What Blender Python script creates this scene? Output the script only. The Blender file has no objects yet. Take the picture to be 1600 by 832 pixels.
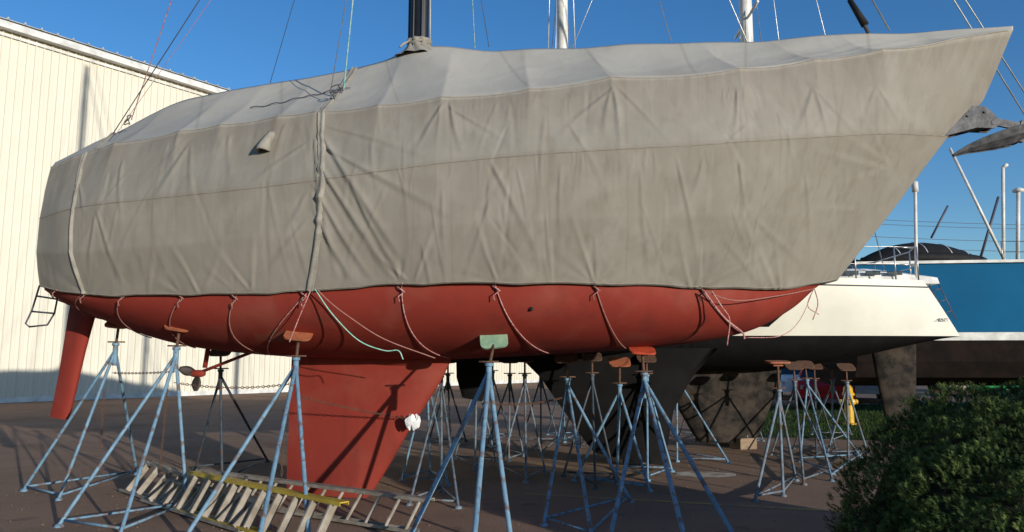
import bpy, math, random
import numpy as np
from mathutils import Vector, Matrix, noise
random.seed(7); np.random.seed(7)
scene=bpy.context.scene
COL=scene.collection
# ------------------------------------------------------------ camera / survey
F=1164.0; PITCH=math.radians(7.3); EYE=1.6
cp,sp=math.cos(PITCH),math.sin(PITCH)
C=Vector((0,0,EYE))
def ray(u,v):
    x=(u-800)/F; y=(416-v)/F
    return Vector((x,cp-y*sp,sp+y*cp))
def at_y(u,v,y):
    r=ray(u,v); return C+r*(y/r.y)
def gnd(u,v,z=0.0):
    r=ray(u,v); return C+r*((z-EYE)/r.z)
def proj(P):
    d=Vector(P)-C
    f=d.y*cp+d.z*sp; up=-d.y*sp+d.z*cp
    return (800+F*d.x/f, 416-F*up/f)
BO=Vector((-2.2,9.2,0)); BA=-math.atan2(.129,.9914)
EX=Vector((math.cos(BA),math.sin(BA),0)); NR=Vector((math.sin(BA),-math.cos(BA),0))
def bt(u,v,t):
    """boat-frame (s,-t,z) of a surveyed point at lateral offset t"""
    r=ray(u,v); k=(t-(C-BO).dot(NR))/r.dot(NR)
    P=C+r*k
    return Vector(((P-BO).dot(EX),-t,P.z))
def b2w(p): return BO+EX*p[0]+NR*(-p[1])+Vector((0,0,p[2]))
# ------------------------------------------------------------ materials
def mat(name,base,rough=.6,metal=0,var=None,vscale=4,bump=0,bscale=30,stretch=(1,1,1),vamt=.5,spec=.4,detail=5):
    m=bpy.data.materials.new(name); m.use_nodes=True
    nt=m.node_tree; b=nt.nodes['Principled BSDF']
    b.inputs['Roughness'].default_value=rough; b.inputs['Metallic'].default_value=metal
    b.inputs['Specular IOR Level'].default_value=spec
    tc=nt.nodes.new('ShaderNodeTexCoord'); mp=nt.nodes.new('ShaderNodeMapping')
    mp.inputs['Scale'].default_value=stretch
    nt.links.new(tc.outputs['Object'],mp.inputs['Vector'])
    if var is None: var=tuple(c*.7 for c in base)
    n=nt.nodes.new('ShaderNodeTexNoise'); n.inputs['Scale'].default_value=vscale; n.inputs['Detail'].default_value=detail
    n.inputs['Roughness'].default_value=.6
    nt.links.new(mp.outputs[0],n.inputs['Vector'])
    r=nt.nodes.new('ShaderNodeValToRGB')
    r.color_ramp.elements[0].position=.5-.25*vamt; r.color_ramp.elements[0].color=(*var,1)
    r.color_ramp.elements[1].position=.5+.25*vamt; r.color_ramp.elements[1].color=(*base,1)
    nt.links.new(n.outputs['Fac'],r.inputs['Fac']); nt.links.new(r.outputs['Color'],b.inputs['Base Color'])
    if bump:
        n2=nt.nodes.new('ShaderNodeTexNoise'); n2.inputs['Scale'].default_value=bscale; n2.inputs['Detail'].default_value=4
        nt.links.new(mp.outputs[0],n2.inputs['Vector'])
        bp=nt.nodes.new('ShaderNodeBump'); bp.inputs['Strength'].default_value=bump; bp.inputs['Distance'].default_value=.01
        nt.links.new(n2.outputs['Fac'],bp.inputs['Height']); nt.links.new(bp.outputs[0],b.inputs['Normal'])
    return m
def mixlayer(m,color,scale,lo,hi,stretch=(1,1,1),amount=1.0,detail=4,attr=None):
    nt=m.node_tree; b=nt.nodes['Principled BSDF']
    src=b.inputs['Base Color'].links[0].from_socket
    mx=nt.nodes.new('ShaderNodeMix'); mx.data_type='RGBA'
    nt.links.new(src,mx.inputs[6]); mx.inputs[7].default_value=(*color,1)
    if attr:
        a=nt.nodes.new('ShaderNodeAttribute'); a.attribute_name=attr; fac=a.outputs['Fac']
    else:
        tc=nt.nodes.new('ShaderNodeTexCoord'); mp=nt.nodes.new('ShaderNodeMapping'); mp.inputs['Scale'].default_value=stretch
        n=nt.nodes.new('ShaderNodeTexNoise'); n.inputs['Scale'].default_value=scale; n.inputs['Detail'].default_value=detail
        nt.links.new(tc.outputs['Object'],mp.inputs['Vector']); nt.links.new(mp.outputs[0],n.inputs['Vector']); fac=n.outputs['Fac']
    mr=nt.nodes.new('ShaderNodeMapRange'); mr.inputs[1].default_value=lo; mr.inputs[2].default_value=hi
    mr.inputs[3].default_value=0; mr.inputs[4].default_value=amount
    nt.links.new(fac,mr.inputs[0]); nt.links.new(mr.outputs[0],mx.inputs[0])
    nt.links.new(mx.outputs[2],b.inputs['Base Color'])
M={}
M['cover']=mat('canvas',(.275,.258,.222),.85,var=(.215,.20,.170),vscale=1.1,stretch=(1.6,1.6,.6),vamt=1.2,spec=.12,detail=7)
mixlayer(M['cover'],(.18,.16,.13),1.0,.52,.72,stretch=(10,10,.5),amount=.5,detail=7)
mixlayer(M['cover'],(.17,.14,.105),2.2,.60,.8,stretch=(1,1,1),amount=.4,detail=8)
mixlayer(M['cover'],(.40,.38,.34),3.0,.5,.8,stretch=(1,1,1),amount=.3,detail=6)
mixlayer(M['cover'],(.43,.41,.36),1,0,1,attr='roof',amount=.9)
mixlayer(M['cover'],(.28,.25,.21),.8,.5,.75,stretch=(1,1,1),amount=.35,detail=3)
mixlayer(M['cover'],(.175,.135,.098),1,0,1,attr='grime_shade',amount=.65)
nt=M['cover'].node_tree; b=nt.nodes['Principled BSDF']
tc=nt.nodes.new('ShaderNodeTexCoord')
def noisen(scale,detail,st,dist=0):
    mp=nt.nodes.new('ShaderNodeMapping'); mp.inputs['Scale'].default_value=st
    n=nt.nodes.new('ShaderNodeTexNoise'); n.inputs['Scale'].default_value=scale; n.inputs['Detail'].default_value=detail; n.inputs['Distortion'].default_value=dist
    nt.links.new(tc.outputs['Object'],mp.inputs[0]); nt.links.new(mp.outputs[0],n.inputs['Vector']); return n
n1=noisen(2.5,2,(1.6,.8,.4),.6); n2=noisen(260,1,(1,1,1))
b1=nt.nodes.new('ShaderNodeBump'); b1.inputs['Distance'].default_value=.03; b1.inputs['Strength'].default_value=.28
b2=nt.nodes.new('ShaderNodeBump'); b2.inputs['Distance'].default_value=.001; b2.inputs['Strength'].default_value=.4
nt.links.new(n1.outputs['Fac'],b1.inputs['Height']); nt.links.new(n2.outputs['Fac'],b2.inputs['Height'])
nt.links.new(b1.outputs[0],b2.inputs['Normal']); nt.links.new(b2.outputs[0],b.inputs['Normal'])
M['seam']=mat('seam_tape',(.25,.23,.195),.85,vscale=8,var=(.19,.17,.145))
M['strap']=mat('canvas_flap',(.30,.28,.24),.85,vscale=6,bump=.6,bscale=25,spec=.15)
M['red']=mat('red_antifouling',(.245,.036,.024),.7,var=(.19,.028,.020),vscale=1.3,vamt=1.1,bump=.15,bscale=14,spec=.12)
mixlayer(M['red'],(.26,.085,.06),1.9,.52,.74,amount=.45,detail=9)
mixlayer(M['red'],(.12,.026,.019),4,.54,.68,stretch=(1,1,.2),amount=.4,detail=7)
mixlayer(M['red'],(.22,.13,.085),1.1,.63,.70,amount=.45,detail=9)
M['black']=mat('black_antifouling',(.009,.009,.009),.8,var=(.006,.006,.006),vscale=3,spec=.08)
M['brownbot']=mat('dark_brown_antifouling',(.018,.012,.010),.8,var=(.010,.008,.007),vscale=3,spec=.05)
M['camo']=mat('worn_antifouling',(.05,.04,.032),.85,var=(.014,.013,.012),vscale=5,vamt=.5,spec=.1)
M['blackmast']=mat('black_mast_paint',(.012,.012,.014),.35,vscale=5)
M['whitemast']=mat('white_mast_paint',(.75,.73,.68),.35,vscale=3)
M['white']=mat('white_gelcoat',(.72,.705,.61),.4,var=(.64,.625,.54),vscale=1.2,spec=.2)
M['whitep']=mat('white_paint',(.74,.73,.69),.5,vscale=3,spec=.2)
M['blue']=mat('blue_hull_paint',(.004,.105,.23),.7,var=(.004,.075,.17),vscale=.5,vamt=1,spec=.08)
M['standblue']=mat('chipped_blue_steel',(.16,.28,.38),.6,var=(.11,.20,.29),vscale=9,bump=.3,bscale=60,spec=.25)
mixlayer(M['standblue'],(.13,.08,.055),12,.54,.62,amount=.8,detail=7)
M['standgrey']=mat('weathered_grey_steel',(.16,.21,.26),.6,var=(.10,.13,.16),vscale=9,spec=.25)
mixlayer(M['standgrey'],(.12,.06,.035),11,.54,.64,amount=.8,detail=6)
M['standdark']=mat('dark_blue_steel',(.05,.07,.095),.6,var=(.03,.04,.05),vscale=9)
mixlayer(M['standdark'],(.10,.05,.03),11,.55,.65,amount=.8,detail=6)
M['rust']=mat('rusty_thread',(.14,.07,.04),.8,var=(.07,.04,.03),vscale=30,bump=.8,bscale=120)
M['orange']=mat('orange_pad_paint',(.42,.12,.05),.7,var=(.22,.08,.04),vscale=12,vamt=.7)
M['ply']=mat('plywood_pad',(.24,.34,.22),.8,var=(.13,.24,.17),vscale=10)
M['redpad']=mat('red_pad_paint',(.5,.07,.03),.6,vscale=12)
M['wood']=mat('timber_block',(.28,.2,.13),.85,vscale=6,stretch=(1,8,8),bump=.4)
M['rope']=mat('pale_rope',(.36,.17,.14),.9,vscale=50)
M['roper']=mat('red_white_rope',(.38,.07,.07),.9,var=(.5,.35,.32),vscale=40)
M['ropeg']=mat('green_rope',(.12,.5,.38),.8,var=(.45,.6,.5),vscale=40)
M['teal']=mat('teal_rope',(.10,.40,.42),.8,var=(.5,.6,.6),vscale=18)
M['wire']=mat('stainless_wire',(.5,.5,.5),.35,metal=.8,vscale=10)
M['darkwire']=mat('dark_wire',(.08,.08,.1),.5,vscale=10)
M['alu']=mat('weathered_aluminium',(.34,.30,.25),.7,metal=.1,var=(.20,.17,.13),vscale=7,bump=.2,detail=7)
M['yellow']=mat('yellow_fibreglass',(.58,.41,.04),.6,var=(.40,.27,.04),vscale=5,detail=8)
M['hydy']=mat('yellow_paint',(.65,.38,.02),.4,vscale=8)
M['galv']=mat('dull_galvanised_steel',(.13,.13,.135),.55,metal=.2,var=(.06,.06,.065),vscale=9,bump=.3,spec=.3)
M['bronze']=mat('bronze',(.03,.02,.016),.5,metal=.1,vscale=12)
M['rubber']=mat('black_rubber',(.018,.018,.018),.7,vscale=6,spec=.15)
M['bag']=mat('white_plastic',(.78,.78,.78),.5,vscale=8,bump=.5,bscale=30)
M['glass']=mat('dark_glass',(.02,.025,.03),.08,vscale=3,spec=.8)
M['carred']=mat('red_car_paint',(.45,.02,.03),.25,vscale=3)
M['carsil']=mat('silver_car_paint',(.5,.51,.53),.3,vscale=3,metal=.1)
M['green']=mat('green_paint',(.03,.28,.08),.4,vscale=3)
M['coneo']=mat('orange_plastic',(.7,.17,.02),.5,vscale=3)
M['lamp']=mat('lamp_plastic',(.6,.5,.45),.2,vscale=3)
M['bark']=mat('bark',(.09,.065,.045),.9,vscale=12,bump=.8)
M['wall']=mat('cream_metal_siding',(.67,.635,.54),.5,var=(.61,.58,.49),vscale=.5,vamt=1,spec=.2)
mixlayer(M['wall'],(.48,.45,.40),1,.6,.8,stretch=(3,3,.15),amount=.4,detail=5)
M['trim']=mat('pale_metal_trim',(.72,.72,.70),.45,vscale=2)
M['roofm']=mat('metal_roof',(.5,.51,.5),.5,vscale=1)
M['asph']=mat('asphalt',(.335,.222,.155),.95,var=(.24,.162,.115),vscale=.8,vamt=1.3,bump=1,bscale=55,detail=10,spec=.03)
mixlayer(M['asph'],(.48,.35,.26),120,.6,.72,amount=.8,detail=2)
mixlayer(M['asph'],(.13,.092,.068),.45,.52,.72,amount=.5,detail=8)
mixlayer(M['asph'],(.10,.075,.058),2.5,.62,.70,amount=.4,detail=8)
M['line']=mat('worn_yellow_line',(.44,.30,.09),.9,var=(.29,.195,.13),vscale=6,vamt=.5,detail=9)
M['patch']=mat('pale_asphalt',(.60,.55,.48),.9,var=(.32,.22,.15),vscale=5,vamt=.4,detail=9)
M['grass']=mat('grass_ground',(.05,.08,.018),.95,var=(.03,.045,.013),vscale=3,bump=1,bscale=40,spec=.05)
M['needle']=mat('pine_needles',(.085,.125,.03),.6,var=(.03,.05,.015),vscale=4.0,vamt=.8,spec=.15)
mixlayer(M['needle'],(.22,.27,.07),1,.25,.9,attr='tip',amount=.95)  # paler needle tips, with sunlight on them put into the colour
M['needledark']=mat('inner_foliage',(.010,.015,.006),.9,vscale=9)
M['leaf']=mat('leaf_foliage',(.06,.085,.03),.8,var=(.025,.04,.015),vscale=1)
M['ink']=mat('dark_lettering',(.03,.04,.07),.5,vscale=3)
# ------------------------------------------------------------ mesh builder
class MB:
    def __init__(s): s.v=[]; s.f=[]; s.m=[]
    def add(s,vs,fs,mi=0):
        o=len(s.v); s.v+= [tuple(p) for p in vs]; s.f+=[tuple(i+o for i in f) for f in fs]; s.m+=[mi]*len(fs)
    def box(s,c,size,rot=None,mi=0,taper=1.0):
        hx,hy,hz=[k/2 for k in size]; R=rot or Matrix.Identity(3)
        vs=[]
        for z in (-hz,hz):
            k=taper if z>0 else 1
            for x,y in ((-hx,-hy),(hx,-hy),(hx,hy),(-hx,hy)): vs.append(Vector(c)+R@Vector((x*k,y*k,z)))
        s.add(vs,[(3,2,1,0),(4,5,6,7),(0,1,5,4),(1,2,6,5),(2,3,7,6),(3,0,4,7)],mi)
    def beam(s,a,b,w,h,mi=0,up=Vector((0,0,1))):
        a=Vector(a);b=Vector(b); d=(b-a); L=d.length; d.normalize()
        x=d.cross(up); 
        if x.length<1e-4: x=Vector((1,0,0))
        x.normalize(); y=x.cross(d)
        R=Matrix((x,d,y)).transposed()
        s.box((a+b)/2,(w,L,h),R,mi)
    def tube(s,pts,r,n=8,mi=0):
        pts=[Vector(p) for p in pts]; N=len(pts)
        rs=r if isinstance(r,(list,tuple)) else [r]*N
        t0=(pts[1]-pts[0]).normalized(); up=Vector((0,0,1)) if abs(t0.z)<.9 else Vector((1,0,0))
        x=t0.cross(up).normalized(); vs=[]
        for i in range(N):
            t=(pts[min(i+1,N-1)]-pts[max(i-1,0)]).normalized()
            x=(x-t*x.dot(t)).normalized(); y=t.cross(x)
            for j in range(n):
                a=2*math.pi*j/n; vs.append(pts[i]+(x*math.cos(a)+y*math.sin(a))*rs[i])
        fs=[(i*n+j,i*n+(j+1)%n,(i+1)*n+(j+1)%n,(i+1)*n+j) for i in range(N-1) for j in range(n)]
        fs.append(tuple(range(n-1,-1,-1))); fs.append(tuple((N-1)*n+j for j in range(n)))
        s.add(vs,fs,mi)
    def grid(s,rows,mi=0,closeu=False):
        n=len(rows[0]); vs=[p for r in rows for p in r]
        fs=[]
        for i in range(len(rows)-1):
            for j in range(n-1 if not closeu else n):
                fs.append((i*n+j,i*n+(j+1)%n,(i+1)*n+(j+1)%n,(i+1)*n+j))
        s.add(vs,fs,mi)
    def lathe(s,c,prof,n=16,mi=0,axis='z'):
        vs=[]
        for r,z in prof:
            for j in range(n):
                a=2*math.pi*j/n
                p=(r*math.cos(a),r*math.sin(a),z) if axis=='z' else ((z,r*math.cos(a),r*math.sin(a)) if axis=='x' else (r*math.cos(a),z,r*math.sin(a)))
                vs.append(Vector(c)+Vector(p))
        N=len(prof)
        fs=[(i*n+j,i*n+(j+1)%n,(i+1)*n+(j+1)%n,(i+1)*n+j) for i in range(N-1) for j in range(n)]
        fs.append(tuple(range(n-1,-1,-1))); fs.append(tuple((N-1)*n+j for j in range(n)))
        s.add(vs,fs,mi)
    def obj(s,name,mats,parent=None,smooth=False,label=None,loc=None,bevel=0,auto=None):
        me=bpy.data.meshes.new(name); me.from_pydata(s.v,[],s.f)
        if not isinstance(mats,(list,tuple)): mats=[mats]
        for m in mats: me.materials.append(m)
        me.polygons.foreach_set('material_index',s.m)
        me.polygons.foreach_set('use_smooth',[smooth]*len(s.f)); me.update()
        o=bpy.data.objects.new(name,me); COL.objects.link(o)
        if parent: o.parent=parent
        if loc is not None: o.location=loc
        if label: o['label']=label
        if bevel:
            md=o.modifiers.new('bevel','BEVEL'); md.width=bevel; md.segments=2; md.limit_method='ANGLE'
        if smooth and auto:
            try: me.set_sharp_from_angle(angle=math.radians(auto))
            except Exception: pass
        return o
def thing(name,label,cat,loc=(0,0,0),rotz=0,group=None):
    e=bpy.data.objects.new(name,None); COL.objects.link(e); e.location=loc; e.rotation_euler=(0,0,rotz)
    e.empty_display_size=.3; e['label']=label; e['category']=cat
    if group: e['group']=group
    return e
def tag(o,label=None,cat=None,kind=None,group=None):
    if label:o['label']=label
    if cat:o['category']=cat
    if kind:o['kind']=kind
    if group:o['group']=group
    return o
def cr(P,x):
    n=len(P)-1; x=max(0,min(n,x)); i=min(int(x),n-1); f=x-i
    p1,p2=P[i],P[i+1]; p0=P[i-1] if i>0 else p1*2-p2; p3=P[i+2] if i+2<=n else p2*2-p1
    return .5*((2*p1)+(p2-p0)*f+(2*p0-5*p1+4*p2-p3)*f*f+(3*p1-p0-3*p2+p3)*f**3)
def fbm(x,y,z,o=3): return noise.fractal(Vector((x,y,z)),1.0,2.0,o)
# ============================================================ MAIN BOAT
boat=thing('sailboat','sailboat with red bottom under grey canvas winter cover, propped on stands','sailboat',BO,BA)
def curve(L): return [bt(u,v,t) for u,v,t in L]
Rc=curve([(80,262,1.05),(160,230,1.25),(275,205,1.45),(440,181,1.6),(600,163,1.7),(700,150,1.72),(830,138,1.68),(950,120,1.58),(1080,112,1.4),(1165,105,1.2),(1300,88,.9),(1450,66,.5),(1583,47,.05)])
Tc=curve([(u,v,0) for u,v in [(86,254),(178,208),(290,156),(440,128),(585,101),(655,73),(780,78),(900,74),(1050,68),(1165,64),(1300,57),(1440,50),(1583,41)]])
Mc=curve([(62,342,1.2),(125,325,1.45),(250,310,1.65),(430,290,1.82),(600,268,1.92),(700,255,1.94),(830,243,1.92),(950,235,1.83),(1080,228,1.65),(1165,222,1.48),(1280,215,1.12),(1390,210,.62),(1482,213,.05)])
Nc=[(a+c)/2+Vector((0,-.01,0)) for a,c in zip(Rc,Mc)]; Nc[-1]=bt(1536,158,.05)
Bc=curve([(56,395,1.2),(118,395,1.42),(250,385,1.6),(430,370,1.75),(600,358,1.82),(700,352,1.82),(830,346,1.78),(950,342,1.62),(1080,340,1.38),(1160,338,1.2),(1240,336,.85),(1325,335,.45),(1390,335,.05)])
Hc=curve([(62,448,1.05),(135,462,1.25),(290,462,1.42),(430,459,1.55),(590,448,1.6),(700,445,1.6),(830,445,1.5),(950,446,1.3),(1050,449,1.05),(1120,452,.85),(1190,453,.6),(1250,450,.35),(1308,438,.04)])
Kc=curve([(u,v,0) for u,v in [(112,455),(165,492),(290,538),(430,556),(590,562),(700,562),(830,556),(950,549),(1050,540),(1120,530),(1180,514),(1235,484),(1272,452)]])
side=[Rc,Nc,Mc,Bc,Hc]
ties=[bt(u,v,1.4) for u,v in [(130,462),(200,465),(290,463),(375,460),(487,452),(635,447),(775,445),(927,445),(1095,451),(1270,450)]]
stx=sorted([bt(u,v,1.5).x for u,v in [(80,262),(160,232),(275,207),(345,195),(440,183),(500,178),(600,165),(697,152),(830,138),(955,120),(1165,106),(1300,90),(1430,68),(1583,47)]])
def sagw(s):
    for a,c in zip(stx,stx[1:]):
        if a<=s<=c:
            f=(s-a)/(c-a); return (4*f*(1-f))**.8*min(1.2,(c-a))
    return 0
creases=[]
def crease(u0,v0,u1,v1,w,a,t=1.75):
    p=bt(u0,v0,t); q=bt(u1,v1,t); creases.append((p.x,p.z,q.x,q.z,w*.72,a*.9))
for c in [(494,200,640,420,.04,.034),(494,250,620,440,.035,.034),(492,290,580,440,.03,.03),(496,330,545,440,.03,.03),(494,220,720,350,.035,.02),(492,200,520,440,.025,.03),
          (494,190,700,260,.03,.014),(485,300,440,380,.03,.015),(484,340,400,440,.03,.015),(483,220,380,300,.03,.014),
          (560,300,625,440,.03,.022),(640,440,700,330,.03,.014),(635,440,560,370,.03,.012),(775,440,740,330,.03,.015),(775,440,830,360,.03,.012),
          (700,155,730,250,.03,.02),(697,155,650,255,.03,.014),(697,160,810,240,.03,.014),(770,255,850,420,.04,.015),(957,125,972,245,.035,.024),(960,125,1060,225,.03,.016),(956,130,870,225,.03,.014),(957,125,940,230,.03,.014),
          (925,440,890,320,.03,.014),(927,440,1000,350,.03,.012),(1095,445,1060,330,.035,.014),(1095,445,1180,340,.03,.016),(1095,448,1230,370,.03,.016),(1265,445,1180,330,.035,.02),(1268,445,1240,330,.03,.016),
          (1165,235,1180,330,.03,.015),(1165,110,1150,220,.03,.018),(1300,95,1260,210,.04,.02),(1300,95,1340,205,.03,.018),(1300,97,1420,190,.035,.016),(1430,75,1500,150,.03,.016),(1430,75,1380,190,.035,.016),(1480,202,1340,165,.03,.02),(1480,206,1300,208,.03,.022),(1478,205,1380,125,.03,.016),(1575,55,1480,120,.03,.016),(1470,212,1360,250,.03,.018),
          (1200,320,1330,400,.035,.016),(1240,300,1180,400,.03,.014),(1290,240,1330,400,.04,.016),(1100,240,1080,330,.03,.012),(1420,280,1300,300,.03,.012),
          (1000,260,1020,430,.03,.01),(880,260,870,430,.03,.01),(1060,240,1110,430,.03,.012),(1380,240,1300,420,.035,.014),
          (275,212,235,310,.035,.022),(275,212,300,310,.03,.016),(160,236,175,330,.03,.02),(345,198,355,280,.03,.015),(440,185,420,270,.03,.015),(130,320,160,450,.03,.018),(125,330,100,440,.03,.015),(200,460,230,370,.03,.014),(290,460,250,370,.03,.015),(290,460,350,370,.03,.012),(375,455,400,360,.03,.013),(375,455,330,380,.03,.013),(80,270,110,330,.025,.015)]:
    crease(*c)
rng=random.Random(3)
for k in range(75):
    u=rng.uniform(80,1500); v=rng.uniform(130,400); an=rng.choice([rng.gauss(1.57,.2),rng.gauss(1.0,.3),rng.gauss(2.2,.3),rng.gauss(1.57,.12)]); L_=rng.uniform(80,240)
    crease(u,v,u+L_*math.cos(an),v+L_*math.sin(an),rng.uniform(.018,.04),rng.uniform(.004,.010)*rng.choice((1,-1,1)))
for k in range(110):
    u=rng.uniform(90,1540)
    vt=np.interp(u,[80,275,600,950,1300,1583],[266,209,167,124,92,52]) if k%2 else np.interp(u,[62,250,600,950,1280,1482],[342,310,268,235,215,213])
    L_=rng.uniform(30,80); crease(u,vt+1,u+rng.uniform(-8,8),vt+L_,rng.uniform(.010,.018),rng.uniform(.003,.007))
bins={}
for i,c in enumerate(creases):
    for k in range(int(math.floor((min(c[0],c[2])-.15)/.25)),int(math.floor((max(c[0],c[2])+.15)/.25))+1): bins.setdefault(k,[]).append(i)
def crease_d(s,z):
    d=0
    for i in bins.get(int(math.floor(s/.25)),()):
        x0,z0,x1,z1,w,a=creases[i]
        dx=x1-x0;dz=z1-z0;L2=dx*dx+dz*dz
        f=((s-x0)*dx+(z-z0)*dz)/L2
        if f<0 or f>1: continue
        L=math.sqrt(L2)
        e=((s-x0)*dz-(z-z0)*dx)/L+ .014*math.sin(f*4+i)
        ww=w*(.6+1.3*f)
        if abs(e)>ww*3.2: continue
        q=e/ww
        d+=a*(math.exp(-abs(q)**1.5)-.45*math.exp(-(q-1.5)**2))*min(1,f*8)*(1-f)**.7
    return d
def fan(s,z,c,amp,fr,dec,ph):
    dx=s-c[0]; dz=z-c[2]; r=math.hypot(dx,dz)+1e-4
    a=math.atan2(dz,dx)
    w=math.exp(-r/dec)*min(1,r/.12)*max(0,.2+noise.noise(Vector((a*1.3,ph,0)))*1.6)
    return amp*w*math.sin(a*fr+ph+2*noise.noise(Vector((a*1.5,ph,r*2))))
def ridge(x): return (1-abs(x)*2.2)
GT=26; GS=110; NT=680
def cover_pt(tau,g,deform=True):
    if g<1:
        a=cr(Tc,tau); c=cr(Rc,tau); p=a.lerp(c,g)
        e=min(1,(12-tau))*min(1,tau+.1)
        p.z-= e*.05*math.sin(math.pi*g)
        if deform:
            w=sagw(p.x+ (1-g)*.25)
            p.z-=e*(.07*w*g*(1.3-g))
            p.z+=e*(.018*fbm(p.x*.9,g*1.6,3.1,2)*(1-g)*2)
            p.z+=e*.014*max(0,ridge(noise.noise(Vector((p.x*1.3-g*2.2,g*.8,15))))-.45)*math.sin(math.pi*g)
            p.z+=e*.014*max(0,ridge(noise.noise(Vector((p.x*1.1+g*2.6,g*.6,35))))-.5)*math.sin(math.pi*g)
            p.y+=e*.03*w*g
    else:
        cs=[cr(c,tau) for c in side]; p=cr(cs,g-1)
        k=g-1; i=min(3,int(k)); lin=cs[i].lerp(cs[i+1],k-i)
        p=p.lerp(lin,.75)
        if deform:
            s,z=p.x,p.z; d=0; gg=g-1
            w=sagw(s)
            e=min(1,(12-tau))*min(1,tau+.1)
            p.z-=e*.021*w*math.exp(-gg*4)
            d-=e*.05*w*math.exp(-gg*1.0)*(1 if gg<2 else max(0,1-(gg-2)))
            for i,c in enumerate(ties):
                if abs(s-c[0])<1.2: d+=fan(s,z,c,.013,9+i%4,.28,i*1.7)
            d+=.05*fbm(s*.6,z*.5,1.0,1)
            q=.012*max(0,ridge(noise.noise(Vector((s*1.1+z*.9,z*.4,5))))-.45)
            q+=.010*max(0,ridge(noise.noise(Vector((s*1.0-z*1.1,z*.5,25))))-.5)
            q+=crease_d(s,z)
            ed=min(1,(12-tau)*1.2)
            d+= q*(.25+.75*min(1,gg*4))
            p.y-=d*ed
            if gg>3.6: p.z+=(gg-3.6)/.4*.008*math.sin(s*7+2*noise.noise(Vector((s*2,0,0))))
    return p
gs=[i/GT for i in range(GT)]+[1+4*i/GS for i in range(GS+1)]
near=[]
for i in range(NT+1):
    tau=12*i/NT
    near.append([cover_pt(tau,g) for g in gs])
mb=MB()
full=[]
for r in near:
    far=[Vector((p.x,-p.y,p.z)) for p in reversed(r[1:])]
    full.append(far+r)
mb.grid(full)
nn=len(full[0])
for ri in (0,NT):
    o=ri*nn; c0=nn//2
    for k in range(0,c0):
        a,b_,c_,d_=o+c0+k,o+c0+k+1,o+c0-k-1,o+c0-k
        if k==0: mb.f.append((a,b_,c_)); 
        else: mb.f.append((a,b_,c_,d_))
        mb.m.append(0)
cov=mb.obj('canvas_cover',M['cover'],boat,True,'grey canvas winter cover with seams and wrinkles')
at=cov.data.attributes.new('roof','FLOAT','POINT'); ag=cov.data.attributes.new('grime_shade','FLOAT','POINT')
vals=[];gr=[]
gfull=[g for g in reversed(gs[1:])]+gs
for i in range(NT+1):
    tt=12*i/NT
    for g in gfull:
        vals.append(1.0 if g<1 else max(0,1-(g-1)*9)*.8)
        st=.5+.5*noise.noise(Vector((tt*9,0,2)))+.35*noise.noise(Vector((tt*30,0,5)))
        q=0
        if g>=1: q=max(0,1-(g-1)*(.55+1.0*abs(noise.noise(Vector((tt*5,1,1))))))*st*.9
        if g>3: q=max(q,.16+.2*math.exp(-(g-3)/.25)*st)  # lower panel darkened for its inward slope: shade put into the colour
        if g>4.6: q=max(q,(g-4.6)/.4*.6*st)
        q=max(q,.6*math.exp(-((g-3)/.03)**2),.4*math.exp(-((g-1)/.03)**2))
        q=max(q,.25 if (2.9<g<3 or 3<g<3.02) else 0)
        for ts in (1.9,2.9,4.4,5.02,6.2,7.2,8.9,10.2):
            if g>1: q=max(q,.5*math.exp(-((tt-ts-.012*(g-1))/.018)**2))
        for ts in (2.2,3.0,4.2,6.0,7.1,8.1,9.0,10.4):
            if g<1: q=max(q,.45*math.exp(-((tt-ts)/.018)**2))
        if g<1: q=max(q,.3*max(0,noise.noise(Vector((tt*2,g*1.5,8)))))
        gr.append(min(1,q))
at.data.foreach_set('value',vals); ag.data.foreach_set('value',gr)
md=cov.modifiers.new('solid','SOLIDIFY'); md.thickness=.006; md.offset=-1
mb=MB()
def surf_line(fn,n,off=.0,r=.006,mbx=None,ny=6):
    pts=[fn(k/n) for k in range(n+1)]
    mbx.tube([Vector((p.x,p.y-off,p.z)) for p in pts],r,ny)
for g,r in ((1.0,.005),(3.0,.005),(4.97,.006)):
    surf_line(lambda k:cover_pt(12*k*.995,g),600,mbx=mb,r=r)
mb.obj('cover_seam',M['seam'],boat,True)
def flap(path,w,name):
    mb=MB(); rows=[]
    n=len(path)
    for i,(p,nrm) in enumerate(path):
        t=(path[min(i+1,n-1)][0]-path[max(i-1,0)][0]).normalized()
        x=t.cross(nrm).normalized()
        ww=w*(1+.3*noise.noise(Vector((i*.09,w*50,0))))
        wob=.018*noise.noise(Vector((i*.05,3,w*9)))
        row=[]
        for j in range(9):
            a=math.pi*j/8
            hh=.019*math.sin(a)**.7*(1+.6*math.sin(3*a+i*.03))
            row.append(p+x*(math.cos(a)*ww/2+wob)+nrm*hh)
        rows.append(row)
    mb.grid(rows); return mb.obj(name,M['strap'],boat,True)
def flap_path(t_top,t_r,t_h):
    out=[]
    for k in range(140):
        g=5*k/139
        tau=t_top+(t_r-t_top)*g if g<1 else t_r+(t_h-t_r)*(g-1)/4+.05*math.sin((g-1)*math.pi/4*1.0)
        p=cover_pt(tau,g)
        nrm=Vector((0,-.55,.83)) if g<.9 else Vector((0,-1,0.15))
        out.append((p+nrm*.004,nrm))
    return out
flap(flap_path(3.75,3.37,3.33),.075,'overlap_flap')
flap(flap_path(1.0,.72,.97),.05,'overlap_flap')
v0=bt(424,204,1.70); mb=MB(); rows=[]
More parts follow.
